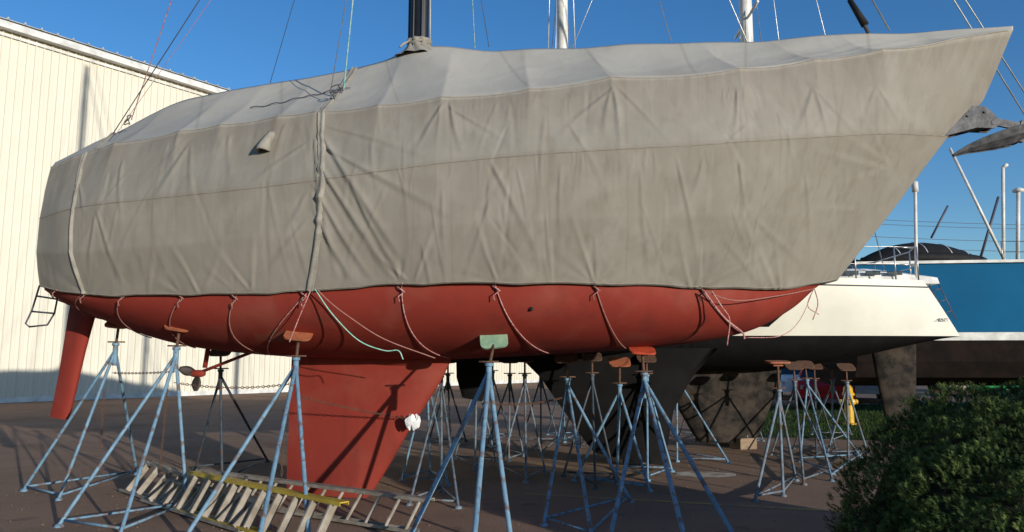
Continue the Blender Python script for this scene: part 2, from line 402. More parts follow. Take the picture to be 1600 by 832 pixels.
for i in range(9):
    f=i/8; w=.03+.035*f; z=-.02-.21*f; d=.0+.09*math.sin(f*1.5)
    rows.append([v0+Vector((-w-.07*f,.06,z)),v0+Vector((-w*.8-.07*f,-d,z)),v0+Vector((-.07*f,-d*1.2,z+.01)),v0+Vector((w*.8-.07*f,-d,z)),v0+Vector((w-.07*f,.06,z))])
mb.grid(rows); o=mb.obj('vent_flap',M['strap'],boat,True); o.modifiers.new('s','SOLIDIFY').thickness=.012
# ---- hull
def hullpt(tau,a):
    Hh=cr(Hc,tau); K=cr(Kc,tau)
    t=max(.012,-Hh.y-.045); top=Hh.z+.06
    sx=Hh.x+(K.x-Hh.x)*(math.cos(a) if tau<10 else math.cos(a)**.8)
    zz=top-(top-K.z)*math.cos(a)**.92
    return Vector((sx,-(t*math.sin(a)**.92 if a>0 else 0),zz))
def hull_hit(u,v):
    """boat-frame point where the surveyed line of sight first meets the hull bottom"""
    for k in range(400):
        t=2.0-k*.005; p=bt(u,v,t)
        lo,hi=0,12
        for _ in range(24):
            m_=(lo+hi)/2
            if cr(Hc,m_).x<p.x: lo=m_
            else: hi=m_
        H_=cr(Hc,lo); K=cr(Kc,lo); th=max(.02,-H_.y-.045); top=H_.z+.06
        if t<th:
            a=math.asin(min(1,(t/th)**(1/.92))); zz=top-(top-K.z)*math.cos(a)**.92
            if p.z>zz: return p
    return bt(u,v,.3)
mb=MB(); rows=[]
for i in range(181):
    tau=.3+11.7*i/180
    r=[hullpt(tau,math.pi/2*k/20) for k in range(21)]
    def inn(c,dz=0):
        q=cr(c,tau); k=max(0,tau-10)/2
        return Vector((q.x-.12*k,min(-.01,q.y+.16),q.z+dz))
    r+=[inn(Bc),inn(Mc,-.1),Vector((inn(Mc).x,0,inn(Mc).z-.06))]
    rows.append([Vector((p.x,-p.y,p.z)) for p in reversed(r)]+r[1:])
mb.grid(rows)
n=len(rows[0]); mb.f.append(tuple(range(n))); mb.m.append(0)
mb.f.append(tuple(180*n+k for k in range(n-1,-1,-1))); mb.m.append(0)
mb.obj('hull',M['red'],boat,True,'red antifouling painted hull bottom',auto=50)
mb=MB(); p=hullpt(6.05,1.2); mb.lathe(p+Vector((0,-.005,0)),[(.022,-.012),(.022,.0),(.01,.01)],12,axis='y'); mb.obj('through_hull_fitting',M['rubber'],boat,True)
def foil(name,secs,m,parent,label=None):
    mb=MB(); rows=[]
    for xt,xl,zt,zl,th in secs:
        row=[]
        N=14
        def y(c): return th*5*(.2969*math.sqrt(c)-.126*c-.3516*c*c+.2843*c**3-.1015*c**4)+.004
        cs=[.5*(1-math.cos(math.pi*k/N)) for k in range(N+1)]
        for c in cs: row.append(Vector((xl+(xt-xl)*c,-y(c),zl+(zt-zl)*c)))
        for c in reversed(cs[1:-1]): row.append(Vector((xl+(xt-xl)*c,y(c),zl+(zt-zl)*c)))
        rows.append(row)
    mb.grid(rows,closeu=True)
    n=len(rows[0]); mb.f.append(tuple(range(n))); mb.m.append(0)
    o=(len(rows)-1)*n; mb.f.append(tuple(o+k for k in range(n-1,-1,-1))); mb.m.append(0)
    return mb.obj(name,m,parent,True,label,auto=60)
def pxfoil(name,prs,m,parent,label=None,B=bt):
    secs=[]
    for (ut,vt,ul,vl,th) in prs:
        a=B(ut,vt,0); c=B(ul,vl,0); secs.append((a.x,c.x,a.z,c.z,th))
    return foil(name,secs,m,parent,label)
pxfoil('keel',[(458,535,725,535,.30),(456,562,706,562,.27),(454,600,688,598,.25),(452,640,664,636,.25),(451,680,638,676,.25),(449,720,612,722,.26),(448,760,586,764,.27),(449,768,576,777,.24)],M['red'],boat,'red painted fin keel swept at its front edge')
pxfoil('rudder',[(112,452,158,488,.11),(110,475,147,498,.12),(101,530,134,545,.11),(92,585,122,596,.10),(82,635,111,642,.08),(78,652,106,656,.06)],M['red'],boat,'red painted rudder under the stern')
# mast
mp=bt(655,72,0); mx=mp.x
mb=MB(); rows=[]
for z in (3.4,18.6):
    k=1 if z<10 else .85
    rows.append([Vector((mx+.125*k*math.cos(a),.09*k*math.sin(a),z)) for a in [2*math.pi*j/20 for j in range(20)]])
mb.grid(rows,closeu=True)
mb.f.append(tuple(20+k for k in range(20))); mb.m.append(0)
mb.box((mx-.13,0,11.2),(.03,.03,14)); mb.tube([(mx-.05,-.11,5.5),(mx-.05,-.1,17)],.012,6); mb.tube([(mx+.06,-.105,5.5),(mx+.05,-.09,17)],.01,6)
for zs in (9.5,13.2):
    for sd in (-1,1): mb.tube([(mx,0,zs),(mx-.15,sd*.95,zs+.05)],[.04,.022],8)
mb.obj('mast',M['blackmast'],boat,True,'black painted aluminium mast',auto=50)
mb=MB()
for k in range(4):
    z=mp.z-.01+.02*k
    mb.tube([Vector((mx+(.14+.01*math.sin(k*2))*math.cos(a),(.11+.01*math.cos(k*3))*math.sin(a),z+.015*math.sin(a*2+k))) for a in [2*math.pi*j/18 for j in range(19)]],.013,6)
mb.tube([(mx-.1,-.1,mp.z+.03),(mx-.15,-.18,mp.z-.04),(mx-.19,-.22,mp.z-.1)],.014,6)
rows=[]
for i in range(14):
    f=i/13
    rr=.135+.16*(1-f)**2.4+ (.03*math.sin((f-.75)*12) if f>.75 else 0)
    rows.append([Vector((mx+rr*math.cos(a)*(1+.10*math.sin(9*a+i*.4)*(1.2-f)),rr*.8*math.sin(a)*(1+.10*math.sin(9*a+i*.4)),mp.z-.16+.24*f)) for a in [2*math.pi*j/48 for j in range(48)]])
mb.grid(rows,closeu=True)
mb.obj('mast_collar',M['strap'],boat,True,'gathered canvas collar lashed round the mast')
def rig(u,v,t,u0,r,m,name='shroud',v0=0):
    p=bt(u,v,t); best=None
    for k in range(300):
        z=6.5+12*k/299
        q=Vector((mx,0,z)); a=b2w(p); c=b2w(q)
        lo,hi=0,1
        for _ in range(30):
            mi=(lo+hi)/2
            if proj(a.lerp(c,mi))[1]>v0: lo=mi
            else: hi=mi
        e=abs(proj(a.lerp(c,lo))[0]-u0)
        if best is None or e<best[0]: best=(e,q)
    mb=MB(); mb.tube([p,best[1]],r,6); return mb.obj(name,M[m],boat,True)
rig(205,188,0.2,262,.006,'roper','backstay_line')
rig(176,210,.6,312,.006,'darkwire','backstay')
rig(180,212,.7,330,.003,'roper','backstay_line')
rig(422,130,-.2,460,.004,'darkwire','topping_lift')
rig(537,140,1.2,543,.009,'teal','halyard')
rig(517,140,1.2,541,.005,'wire','shroud')
rig(672,72,-1.4,695,.011,'whitemast','shroud')
rig(742,76,-.6,742,.007,'teal','halyard')
rig(764,74,-1.5,752,.006,'wire','shroud')
rig(1050,68,0,1062,.005,'wire','inner_stay')
rig(1357,52,0,1330,.022,'darkwire','headstay_furler')
rig(1390,48,0,1366,.009,'wire','forestay')
p=bt(1352,40,0); mb=MB(); mb.tube([p,p+Vector((-.16,0,.33))],[.045,.03],10); mb.obj('furler_fitting',M['rubber'],boat,True)
for u0,u1,v1 in ((1490,1600,178),(1508,1604,150)):
    a=bt(u0,0,0); c=bt(u1,v1,0); d=(c-a)
    top=a+d*((mx-a.x)/d.x); bot=a+d*((0-a.z)/d.z)
    mb=MB(); mb.tube([top,bot],.008,6); mb.obj('slack_stay',M['wire'],boat,True)
for c,n_ in ((bt(205,190,.3),3),(bt(528,143,1.25),5)):
    mb=MB()
    P=[c+Vector((random.uniform(-.09,.09),-.02+random.uniform(-.02,.02),random.uniform(-.05,.07))) for k in range(n_*3)]
    mb.tube([cr(P,k/4) for k in range((len(P)-1)*4+1)],.007,6)
    mb.obj('rope_tangle',M['darkwire'],boat,True)
mb=MB()
pts=[cover_pt(2.7+.02*k,.55-.002*k)+Vector((0,-.01,.012+.008*math.sin(k*.7))) for k in range(50)]
mb.tube(pts,.006,6); mb.obj('ridge_line',M['darkwire'],boat,True)
def tierope(tau0,tau1,m,a0=1.52,a1=.25,r=.006):
    mb=MB(); pts=[]
    h0=cover_pt(tau0,4.97); pts.append(Vector((h0.x,h0.y-.012,h0.z)))
    for k in range(25):
        f=k/24; p=hullpt(tau0+(tau1-tau0)*f,a0+(a1-a0)*f)
        pts.append(p+Vector((0,-.012,-.01)))
    mb.tube(pts,r,6)
    q=pts[2]
    mb.tube([q+Vector((-.03,-.01,.02)),q+Vector((.02,-.02,0)),q+Vector((.015,-.02,-.03)),q+Vector((-.03,-.02,-.06)),q+Vector((-.02,-.01,-.11))],r*1.1,6)
    mb.tube([q+Vector((-.04,-.02,.04)),q+Vector((0,-.03,.01)),q+Vector((.04,-.02,-.02))],r*1.2,6)
    mb.obj('tie_rope',M[m],boat,True)
for t0,t1,m in ((.45,.7,'rope'),(1.0,1.2,'rope'),(1.42,1.8,'rope'),(2.0,2.3,'rope'),(2.6,3.05,'rope'),(3.34,3.1,'roper'),(4.33,5.1,'roper'),(5.58,6.25,'roper'),(6.82,7.25,'rope'),(8.6,9.6,'rope')):
    tierope(t0,t1,m)
def bline(pxs,m,r,name,sub=5):
    P=[bt(*q) for q in pxs]; pts=[cr(P,k/sub) for k in range((len(P)-1)*sub+1)]
    mb=MB(); mb.tube(pts,r,6); return mb.obj(name,M[m],boat,True)
bline([(492,452,1.66),(520,492,1.6),(560,532,1.45),(600,548,1.4),(622,548,1.4),(630,562,1.4)],'ropeg',.006,'slack_rope')
bline([(495,452,1.66),(515,472,1.62),(545,495,1.58),(600,530,1.45),(680,560,1.2)],'rope',.006,'slack_rope')
bline([(485,455,1.68),(470,490,1.62),(458,520,1.58),(452,535,1.55)],'roper',.006,'slack_rope')
bline([(1100,455,.98),(1150,470,.9),(1220,462,.6),(1270,452,.25)],'rope',.006,'slack_rope')
bline([(1100,455,.98),(1118,480,.95),(1135,500,.9),(1160,520,.85),(1163,530,.85)],'roper',.010,'slack_rope')
bline([(1112,455,.98),(1128,480,.95),(1140,500,.9),(1136,540,.85)],'roper',.007,'slack_rope')
bline([(1272,450,.1),(1250,500,.3),(1220,525,.5),(1165,528,.8)],'roper',.004,'slack_rope')
bline([(1272,450,.1),(1278,475,.1),(1270,500,.1)],'roper',.006,'slack_rope')
bline([(1272,450,.1),(1262,478,.1),(1280,492,.1)],'roper',.005,'slack_rope')
pr=bpy.data.objects.new('propeller_drive',None); COL.objects.link(pr); pr.parent=boat
pc=bt(308,584,0); mb=MB()
a=bt(395,550,0); mb.tube([pc,a],.02,8); mb.tube([bt(326,540,0),bt(320,575,0)],.03,8)
mb.lathe(pc,[(.02,-.12),(.045,-.05),(.045,.06),(.03,.1)],12,axis='x'); mb.obj('shaft',M['red'],pr,True)
for k in range(2):
    mb=MB(); rows=[]
    dirr=(Vector((-.75,-.35,.25)) if k==0 else Vector((.10,-.25,-.95))).normalized()
    sdv=dirr.cross(Vector((.35,-1,.1))).normalized()
    for i in range(10):
        f=i/9; rr=.04+.18*f; w=.018+.04*math.sin(math.pi*(.1+.87*f))
        rows.append([pc+dirr*rr+sdv*w*j+Vector((0,.02*j*(1-f),0)) for j in (-1,-.5,0,.5,1)])
    mb.grid(rows); o=mb.obj('propeller_blade',M['bronze'],pr,True); s=o.modifiers.new('s','SOLIDIFY'); s.thickness=.014
mb=MB()
L=lambda u,v:bt(u,v,.35)
mb.tube([L(62,446),L(50,485),L(40,506),L(46,511)],.011,8); mb.tube([L(92,455),L(85,490),L(74,508),L(46,511)],.011,8)
for a,c in ((L(58,463),L(90,468)),(L(50,487),L(84,490))): mb.tube([a,c],.011,8)
mb.obj('boarding_ladder',M['darkwire'],boat,True,'bent tube boarding ladder hanging at the stern')
def plate(mb,P,th,y0=0):
    n=len(P); vs=[Vector(p)+Vector((0,y0-th/2,0)) for p in P]+[Vector(p)+Vector((0,y0+th/2,0)) for p in P]
    mb.add(vs,[tuple(range(n)),tuple(range(2*n-1,n-1,-1))]+[(k,(k+1)%n,n+(k+1)%n,n+k) for k in range(n)])
mb=MB()
for sd in (-.085,.085):
    plate(mb,[bt(u,v,0) for u,v in [(1440,214),(1466,192),(1494,177),(1512,170),(1532,171),(1546,182),(1556,196),(1548,204),(1520,203),(1490,211),(1460,219)]],.02,sd)
mb.beam(bt(1445,212,0),bt(1545,198,0),.15,.03)
mb.tube([bt(1506,186,0)+Vector((0,-.11,0)),bt(1506,186,0)+Vector((0,.11,0))],.014,8)
mb.tube([bt(1532,180,0)+Vector((0,-.11,0)),bt(1532,180,0)+Vector((0,.11,0))],.014,8)
mb.lathe(bt(1546,196,0),[(.03,-.10),(.05,-.06),(.035,0),(.05,.06),(.03,.10)],14,axis='y')
mb.obj('bow_roller',M['galv'],boat,False,bevel=.004)
mb=MB()
mb.beam(bt(1470,192,0),bt(1556,190,0),.035,.065); mb.beam(bt(1550,190,0),bt(1602,200,0),.035,.085)
mb.beam(bt(1600,190,0),bt(1592,222,0),.05,.07)
for sd in (1,-1):
    tp_=[(1489,241,.01),(1508,229,.05),(1530,219,.10),(1556,210,.15),(1580,203,.18),(1600,200,.17)]
    bo_=[(1491,243,.0),(1512,238,.01),(1535,235,.02),(1558,231,.03),(1580,226,.04),(1597,219,.05)]
    rows=[]
    for (u,v,w_),(u2,v2,w2) in zip(tp_,bo_):
        A=bt(u,v,0); B_=bt(u2,v2,0)
        rows.append([Vector((A.x,-sd*w_,A.z)),Vector(((A.x+B_.x)/2,-sd*(w_*.75+w2*.25),(A.z+B_.z)/2-.01)),Vector((B_.x,-sd*w2,B_.z))])
    mb.grid(rows)
o=mb.obj('anchor',M['galv'],boat,False,'dull galvanised plough anchor on the bow roller'); s=o.modifiers.new('s','SOLIDIFY'); s.thickness=.018
def block(c,size,rz,label='weathered timber block under a keel'):
    mb=MB(); mb.box((0,0,size[2]/2),size); o=mb.obj('timber_block',M['wood'],None,False,bevel=.008,loc=c); o.rotation_euler=(0,0,rz)
    tag(o,label,'wood block',group='timber blocks under keels'); return o
# ============================================================ STANDS
def stand(pad,feet,m='standblue',padm='orange',tilt=(0,.55),thick=1.0,label=None,screw=.3,lean=0):
    pad=Vector(pad)
    cx=sum((f.x for f in feet))/3; cy=sum((f.y for f in feet))/3
    e=thing('jack_stand',label or 'slim weathered tripod boat stand with small screw pad','boat stand',(cx,cy,0),group='tripod boat stands holding up the hulls')
    O=Vector((cx,cy,0))
    axis=Vector((pad.x-cx,pad.y-cy,0))*.35
    ap=Vector((pad.x,pad.y,pad.z-screw))-Vector((axis.x*.15,axis.y*.15,0))+NR*lean
    ap-=O; pd=pad-O
    r=.0185*thick
    for f in feet:
        f=f-O
        mb=MB()
        mb.tube([f+Vector((0,0,.02)),ap+Vector((0,0,-.03))],r,10)
        mb.lathe(f,[(.045,0),(.045,.012),(.03,.03)],10)
        mb.obj('leg',M[m],e,True,auto=50)
    mb=MB()
    F3=[f-O for f in feet]
    q=[f.lerp(ap,.06/ap.z) for f in F3]
    mb.tube([q[0],q[1]],r*.7,8); mb.tube([q[1],q[2]],r*.7,8); mb.tube([q[2],q[0]],r*.7,8)
    mb.obj('base_brace',M[m],e,True)
    mb=MB()
    mb.lathe(ap+Vector((0,0,-.22)),[(.026,0),(.030,.02),(.030,.24),(.042,.25),(.042,.275),(.025,.28)],12)
    mb.obj('collar',M[m],e,True,auto=40)
    mb=MB(); mb.tube([ap,pd-Vector((0,0,.03))],.016,10); mb.tube([ap+Vector((-.1,0,.07)),ap+Vector((.1,0.02,.07))],.010,6)
    mb.obj('screw_rod',M['rust'],e,True)
    R=Matrix.Rotation(tilt[0],3,'Y')@Matrix.Rotation(tilt[1],3,'X')
    mb=MB()
    w,l=.145,.11
    prof=[]
    for k in range(24):
        a=2*math.pi*k/24; c_,s_=math.cos(a),math.sin(a)
        prof.append((w*math.copysign(abs(c_)**.45,c_),l*math.copysign(abs(s_)**.45,s_)))
    vs=[pd+R@Vector((x,y,-.010)) for x,y in prof]+[pd+R@Vector((x,y,.012)) for x,y in prof]; n=24
    mb.add(vs,[tuple(range(n-1,-1,-1)),tuple(range(n,2*n))]+[(k,(k+1)%n,n+(k+1)%n,n+k) for k in range(n)])
    mb.box(pd+R@Vector((0,0,-.03)),(.12,.06,.04),R)
    mb.obj('pad',M[padm],e,False)
    return e
def bw(u,v,t): return b2w(bt(u,v,t))
def hp(u,v):
    p=hull_hit(u,v); return b2w(p)+NR*.05+Vector((0,0,-.02))
def g3(*l): return [gnd(u,v) for u,v in l]
lab='chipped blue tripod stand with orange pad under the red hull'
stand(hp(190,503),g3((37,768),(92,782),(214,742)),padm='orange',label='chipped blue tripod stand under the stern of the red hull',tilt=(.1,.6))
stand(hp(285,506),g3((92,824),(188,838),(292,795)),padm='orange',label=lab,tilt=(.15,.6))
stand(hp(470,520),g3((288,846),(392,905),(484,858)),padm='orange',label=lab,thick=1.1,tilt=(.1,.6))
stand(hp(773,528),g3((636,852),(736,905),(800,860)),padm='ply',label='chipped blue tripod stand with green plywood pad',thick=1.25,tilt=(-.1,1.0),lean=.24)
stand(hp(1003,541)+Vector((0,0,-.03)),g3((952,850),(1085,905),(1152,850)),padm='redpad',label='chipped blue tripod stand with bright red pad',thick=1.15,tilt=(.05,.35))
stand(bw(885,560,-.55),g3((850,822),(925,846),(985,785)),padm='rust',label='weathered blue tripod stand behind the red keel')
stand(at_y(968,566,10.1),g3((898,752),(964,757),(1015,768)),m='standblue',padm='orange',screw=.35,label='blue grey tripod stand with orange pad')
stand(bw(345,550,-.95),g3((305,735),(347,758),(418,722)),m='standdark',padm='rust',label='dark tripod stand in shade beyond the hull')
for (u,v,y,f,m,p_,t_) in (
 (690,560,10.8,((640,790),(690,770),(716,795)),'standgrey','rust',.85),
 (797,562,12.5,((760,700),(795,722),(818,714)),'standgrey','orange',.85),
 (845,560,12.8,((815,690),(845,712),(872,690)),'standgrey','rust',.85),
 (1056,560,12.6,((1020,705),(1058,722),(1138,724)),'standblue','rust',.9),
 (1240,572,12.5,((1205,712),(1256,758),(1302,742)),'standgrey','rust',.9),
 (1258,570,12.8,((1250,722),(1300,752),(1345,716)),'standblue','rust',.9),
 (1300,574,15.0,((1268,680),(1300,692),(1330,680)),'standgrey','rust',.9),
 (1322,574,13.0,((1292,712),(1326,728),(1356,710)),'standgrey','rust',.9),
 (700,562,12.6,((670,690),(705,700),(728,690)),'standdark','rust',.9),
 (668,555,11.6,((628,752),(672,742),(700,760)),'standblue','rust',.85),
 (745,558,12.0,((710,718),(742,735),(775,722)),'standgrey','rust',.85),
 (770,560,14.0,((742,682),(770,694),(796,682)),'standblue','rust',.85),
 (820,560,11.5,((782,735),(822,755),(852,738)),'standgrey','rust',.85),
 (880,560,14.0,((855,680),(882,692),(906,680)),'standblue','rust',.85),
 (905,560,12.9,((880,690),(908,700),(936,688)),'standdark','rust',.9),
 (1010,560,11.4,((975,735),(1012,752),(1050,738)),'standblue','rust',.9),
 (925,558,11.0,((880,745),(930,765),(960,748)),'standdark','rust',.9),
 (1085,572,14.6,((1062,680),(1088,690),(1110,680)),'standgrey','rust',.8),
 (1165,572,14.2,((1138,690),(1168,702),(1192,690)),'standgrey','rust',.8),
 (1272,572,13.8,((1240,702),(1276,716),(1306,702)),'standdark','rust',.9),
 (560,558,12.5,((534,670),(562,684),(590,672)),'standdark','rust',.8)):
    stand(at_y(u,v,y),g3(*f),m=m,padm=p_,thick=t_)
stand(at_y(1215,566,9.6),g3((1180,784),(1224,776),(1244,752)),m='standgrey',padm='orange',screw=.4,label='spare grey tripod stand with orange pad',tilt=(0,.1))
def chain(a,b,sag,label):
    a=Vector(a);b=Vector(b); L=(b-a).length; n=int(L/.034); mb=MB()
    for i in range(n):
        f=(i+.5)/n; c=a.lerp(b,f)-Vector((0,0,sag*4*f*(1-f)))
        t=(b-a).normalized(); up=Vector((0,0,1)) if abs(t.z)<.9 else Vector((0,1,0)); sd=t.cross(up).normalized(); up=sd.cross(t)
        ax1=up if i%2 else sd
        mb.tube([c+t*(.021*math.cos(x))+ax1*(.011*math.sin(x)) for x in [2*math.pi*j/8 for j in range(9)]],.0042,4)
    o=mb.obj('safety_chain',M['rust'],None,True); tag(o,label,'chain',group='safety chains between stands')
chain(bw(462,618,1.0),bw(648,656,.15),.02,'rusty chain from a stand to the keel')
chain(at_y(776,632,8.3),at_y(878,622,9.8),.03,'rusty chain between two boat stands')
chain(at_y(176,583,9.2),at_y(272,581,8.6),.01,'rusty chain between two boat stands')
chain(at_y(272,598,8.6),at_y(455,600,8.1),.05,'rusty chain between two boat stands')
chain(at_y(262,600,8.4),at_y(250,735,8.4),.0,'rusty chain hanging from a boat stand')
chain(at_y(445,640,7.9),at_y(440,745,7.9),.0,'rusty chain hanging from a boat stand')
chain(at_y(163,610,9.2),at_y(157,705,9.2),.0,'rusty chain hanging from a boat stand')
c=bw(645,660,.25); mb=MB(); rows=[]
for i in range(9):
    f=i/8; rr=.085*math.sin(math.pi*(.08+.86*f))**.6
    rows.append([c+Vector((rr*math.cos(a)*(1+.35*noise.noise(Vector((a*1.3,i*.6,0)))),rr*.5*math.sin(a),-.07*(f-.5)*2+.03*math.sin(a*3+i))) for a in [2*math.pi*j/14 for j in range(14)]])
mb.grid(rows,closeu=True); o=mb.obj('plastic_bag',M['bag'],None,False); tag(o,'crumpled white plastic bag caught on the chain','plastic bag')
# ============================================================ LADDERS
def ladder(a,b,h,m,label,rail=.09,nr=8,lean=.06,steps=False,tilt=0):
    a=Vector(a);b=Vector(b); e=thing('ladder',label,'ladder',a)
    d=b-a; L=d.length; d.normalize(); nrm=Vector((-d.y,d.x,0))
    for z,nm in ((.03,0),(h,1)):
        mb=MB(); off=nrm*lean*nm; o0=Vector((0,0,z))+off; tl=Vector((0,0,tilt*nm))
        mb.beam(o0,o0+d*L+tl,rail,.010)
        for sg in (1,-1): mb.beam(o0+nrm*(sg*rail/2)+Vector((0,0,.012 if not nm else -.012)),o0+d*L+tl+nrm*(sg*rail/2)+Vector((0,0,.012 if not nm else -.012)),.006,.032)
        mb.obj('rail',M[m],e,False)
    for k in range(nr):
        f=(k+.5)/nr; p=d*L*f; mb=MB(); t2=Vector((0,0,tilt*f))
        if steps: mb.beam(p+Vector((0,0,.04)),p+Vector((0,0,h-.01))+nrm*lean+t2,.075,.022,up=d)
        else: mb.tube([p+Vector((0,0,.04)),p+Vector((0,0,h-.01))+nrm*lean+t2],.017,8)
        mb.obj('rung',M['alu'],e,False)
    return e
ladder(gnd(270,800),gnd(505,868),.40,'yellow','yellow fibreglass ladder lying on its edge',nr=10,steps=True,lean=.20)
ladder(gnd(285,778),gnd(650,838),.30,'alu','weathered aluminium extension ladder lying tilted on its edge',nr=14,lean=.22)
ladder(gnd(192,770),gnd(300,806),.36,'alu','short worn aluminium ladder section lying on its edge',nr=6,lean=.24,steps=True,tilt=-.05)
ladder(gnd(225,786),gnd(380,836),.24,'alu','short dull ladder section lying low against the others',nr=7,lean=.25,steps=True,tilt=.03)
# ============================================================ BACKGROUND BOATS
def bg_boat(name,label,ox,oy,rz,L,Bm,zdeck,zwl,zbot,topm,botm,rakeS=.5,rakeB=1.6,stripe=None,sheer=.35):
    e=thing(name,label,'sailboat',(ox,oy,0),rz)
    N=60
    def sect(f):
        hb=Bm/2*min(1,(math.sin(math.pi*min(1,(.23+f*.77)))**.62))*(1 if f<.97 else max(.02,(1-f)/.03))
        hb=max(hb,.02)
        zs=zdeck+sheer*(f**2)
        zk=zbot+(zwl-zbot)*(abs(2*(f-.45))**2.6 if f>.45 else (abs(2*(f-.45)/.9)**3.2))
        zk=min(zk,zwl-.02)
        return hb,zs,zk
    def X(f,z):
        h=(z-zwl)/(zdeck-zwl)
        return L*f + rakeS*(-h)*(1-f)**3 + rakeB*h*f**4
    top=[];bot=[]
    for i in range(N+1):
        f=i/N; hb,zs,zk=sect(f)
        r=[(hb*(1-.10*(k/8)**1.5),zs+(zwl-zs)*k/8) for k in range(9)]
        wl=hb*.90
        r2=[]
        for k in range(11):
            a=math.pi/2*k/10
            r2.append((wl*math.cos(a)**.85 if k<10 else 0,zwl-(zwl-zk)*math.sin(a)**.95))
        def P(w,z):
            x=X(f,z) if z>=zwl else X(f,zwl)+( (zwl-z)*.9*(1-f)**4*2 )-( (zwl-z)*.8*f**6)
            return Vector((x,w,z))
        top.append([P(w,z) for w,z in r]); bot.append([P(w,z) for w,z in r2])
    mb=MB()
    for sd in (1,-1):
        mb.grid([[Vector((p.x,p.y*sd,p.z)) for p in r] for r in top])
    mb.grid([[Vector((r[0].x,r[0].y*s,r[0].z)) for s in (1,0,-1)] for r in top])
    a=top[0]; mb.add([p for p in a]+[Vector((p.x,-p.y,p.z)) for p in reversed(a)],[tuple(range(18))])
    mb.obj('topsides',M[topm],e,True,auto=40)
    mb=MB()
    for sd in (1,-1): mb.grid([[Vector((p.x,p.y*sd,p.z)) for p in r] for r in bot])
    a=bot[0]; mb.add([p for p in a]+[Vector((p.x,-p.y,p.z)) for p in reversed(a[:-1])],[tuple(range(21))])
    mb.obj('bottom',M[botm],e,True,auto=50)
    if stripe:
        mb=MB()
        for sd in (1,-1):
            mb.tube([Vector((r[1].x,(r[1].y+.004)*sd,r[1].z)) for r in top],.012,6)
        mb.obj('cove_stripe',M[stripe],e,True)
    return e,top
WX,WY=7.72,14.0; WR=math.radians(178)
wb,wtop=bg_boat('white_sailboat','white sailboat with black bottom propped up beyond the covered one',WX,WY,WR,9.8,3.4,2.98,2.03,1.42,'white','black',rakeS=-.62,rakeB=1.2,stripe='ink')
def wl(P):
    d=Vector(P)-Vector((WX,WY,0)); c,s=math.cos(-WR),math.sin(-WR)
    return Vector((c*d.x-s*d.y,s*d.x+c*d.y,d.z))
Wb=lambda u,v,t=0: wl(at_y(u,v,WY-t))
def foilw(name,prs,m,parent,fn):
    secs=[]
    for (ut,vt,ul,vl,th) in prs:
        a=fn(ut,vt); c=fn(ul,vl); secs.append((a.x,c.x,a.z,c.z,th))
    return foil(name,secs,m,parent)
foilw('keel',[(1225,560,1020,560,.3),(1222,600,1036,600,.26),(1205,640,1062,640,.25),(1190,680,1085,680,.26),(1178,692,1095,692,.2)],M['camo'],wb,Wb)
foilw('rudder',[(1432,535,1362,545,.16),(1432,600,1372,600,.14),(1428,650,1383,650,.1),(1420,670,1392,672,.06)],M['camo'],wb,Wb)
mb=MB(); rows=[]
for i in range(12):
    f=i/11; x=Wb(1425-280*f,430).x; h=.14+.14*min(1,f*3)*(1 if f<.9 else .6)
    hw=.95+.1*math.sin(math.pi*f)
    rows.append([Vector((x,-hw,2.96)),Vector((x,-hw+.06,2.96+h*.8)),Vector((x,-hw+.18,2.96+h)),Vector((x,hw-.18,2.96+h)),Vector((x,hw-.06,2.96+h*.8)),Vector((x,hw,2.96))])
mb.grid(rows); n=6; mb.f.append(tuple(range(n))); mb.m.append(0); mb.f.append(tuple(11*n+k for k in range(n))); mb.m.append(0)
mb.obj('cabin',M['whitep'],wb,False)
for k in range(3):
    q=Wb(1330+34*k,427,1.03); mb=MB(); mb.box(q,(.26,.02,.07)); mb.obj('window',M['glass'],wb,False,bevel=.01)
def rails(e,xs,hw,zb,h):
    for x in xs:
        for sd in (1,-1):
            mb=MB(); mb.tube([(x,sd*hw(x),zb),(x,sd*hw(x),zb+h)],.013,6); mb.obj('stanchion',M['wire'],e,True)
    for sd in (1,-1):
        for hh in (h,h*.5):
            mb=MB(); mb.tube([(x,sd*hw(x),zb+hh) for x in xs],.007,6); mb.obj('lifeline',M['wire'],e,True)
rails(wb,[.7,1.1,1.8,2.7,3.9,5.2],lambda x:1.25+.1*min(2,max(0,x)),2.96,.60)
mb=MB()
for z in (3.26,3.56): mb.tube([(1.0,-1.3,z),(.7,-1.2,z),(.52,-.7,z),(.52,.7,z),(.7,1.2,z),(1.0,1.3,z)],.014,8)
for y in (-.7,.7): mb.tube([(.52,y,2.93),(.52,y,3.56)],.014,8)
mb.obj('stern_rail',M['wire'],wb,True)
mb=MB()
A=[Wb(1452,445,.9),Wb(1482,505,.9)]; B2=[Wb(1466,443,.9),Wb(1494,500,.9)]
mb.tube(A,.010,6); mb.tube(B2,.010,6)
for f in (.15,.45,.75): mb.tube([A[0].lerp(A[1],f),B2[0].lerp(B2[1],f)],.010,6)
mb.obj('swim_ladder',M['darkwire'],wb,True)
def bgmast(e,x,m,r,z0,z1,spread,hullz):
    mb=MB(); mb.tube([(x,0,z0),(x,0,(z0+z1)/2),(x,0,z1)],[r,r,r*.8],14)
    for zz in (z0+(z1-z0)*.4,z0+(z1-z0)*.7):
        for sd in (1,-1): mb.tube([(x,0,zz),(x,sd*.8,zz)],.03,6)
    mb.obj('mast',M[m],e,True)
    for dx,dy,zt in spread:
        mb=MB(); mb.tube([(x+dx,dy,hullz),(x,0,zt)],.009,6); mb.obj('shroud',M['wire'],e,True)
xm=Wb(1168,30).x
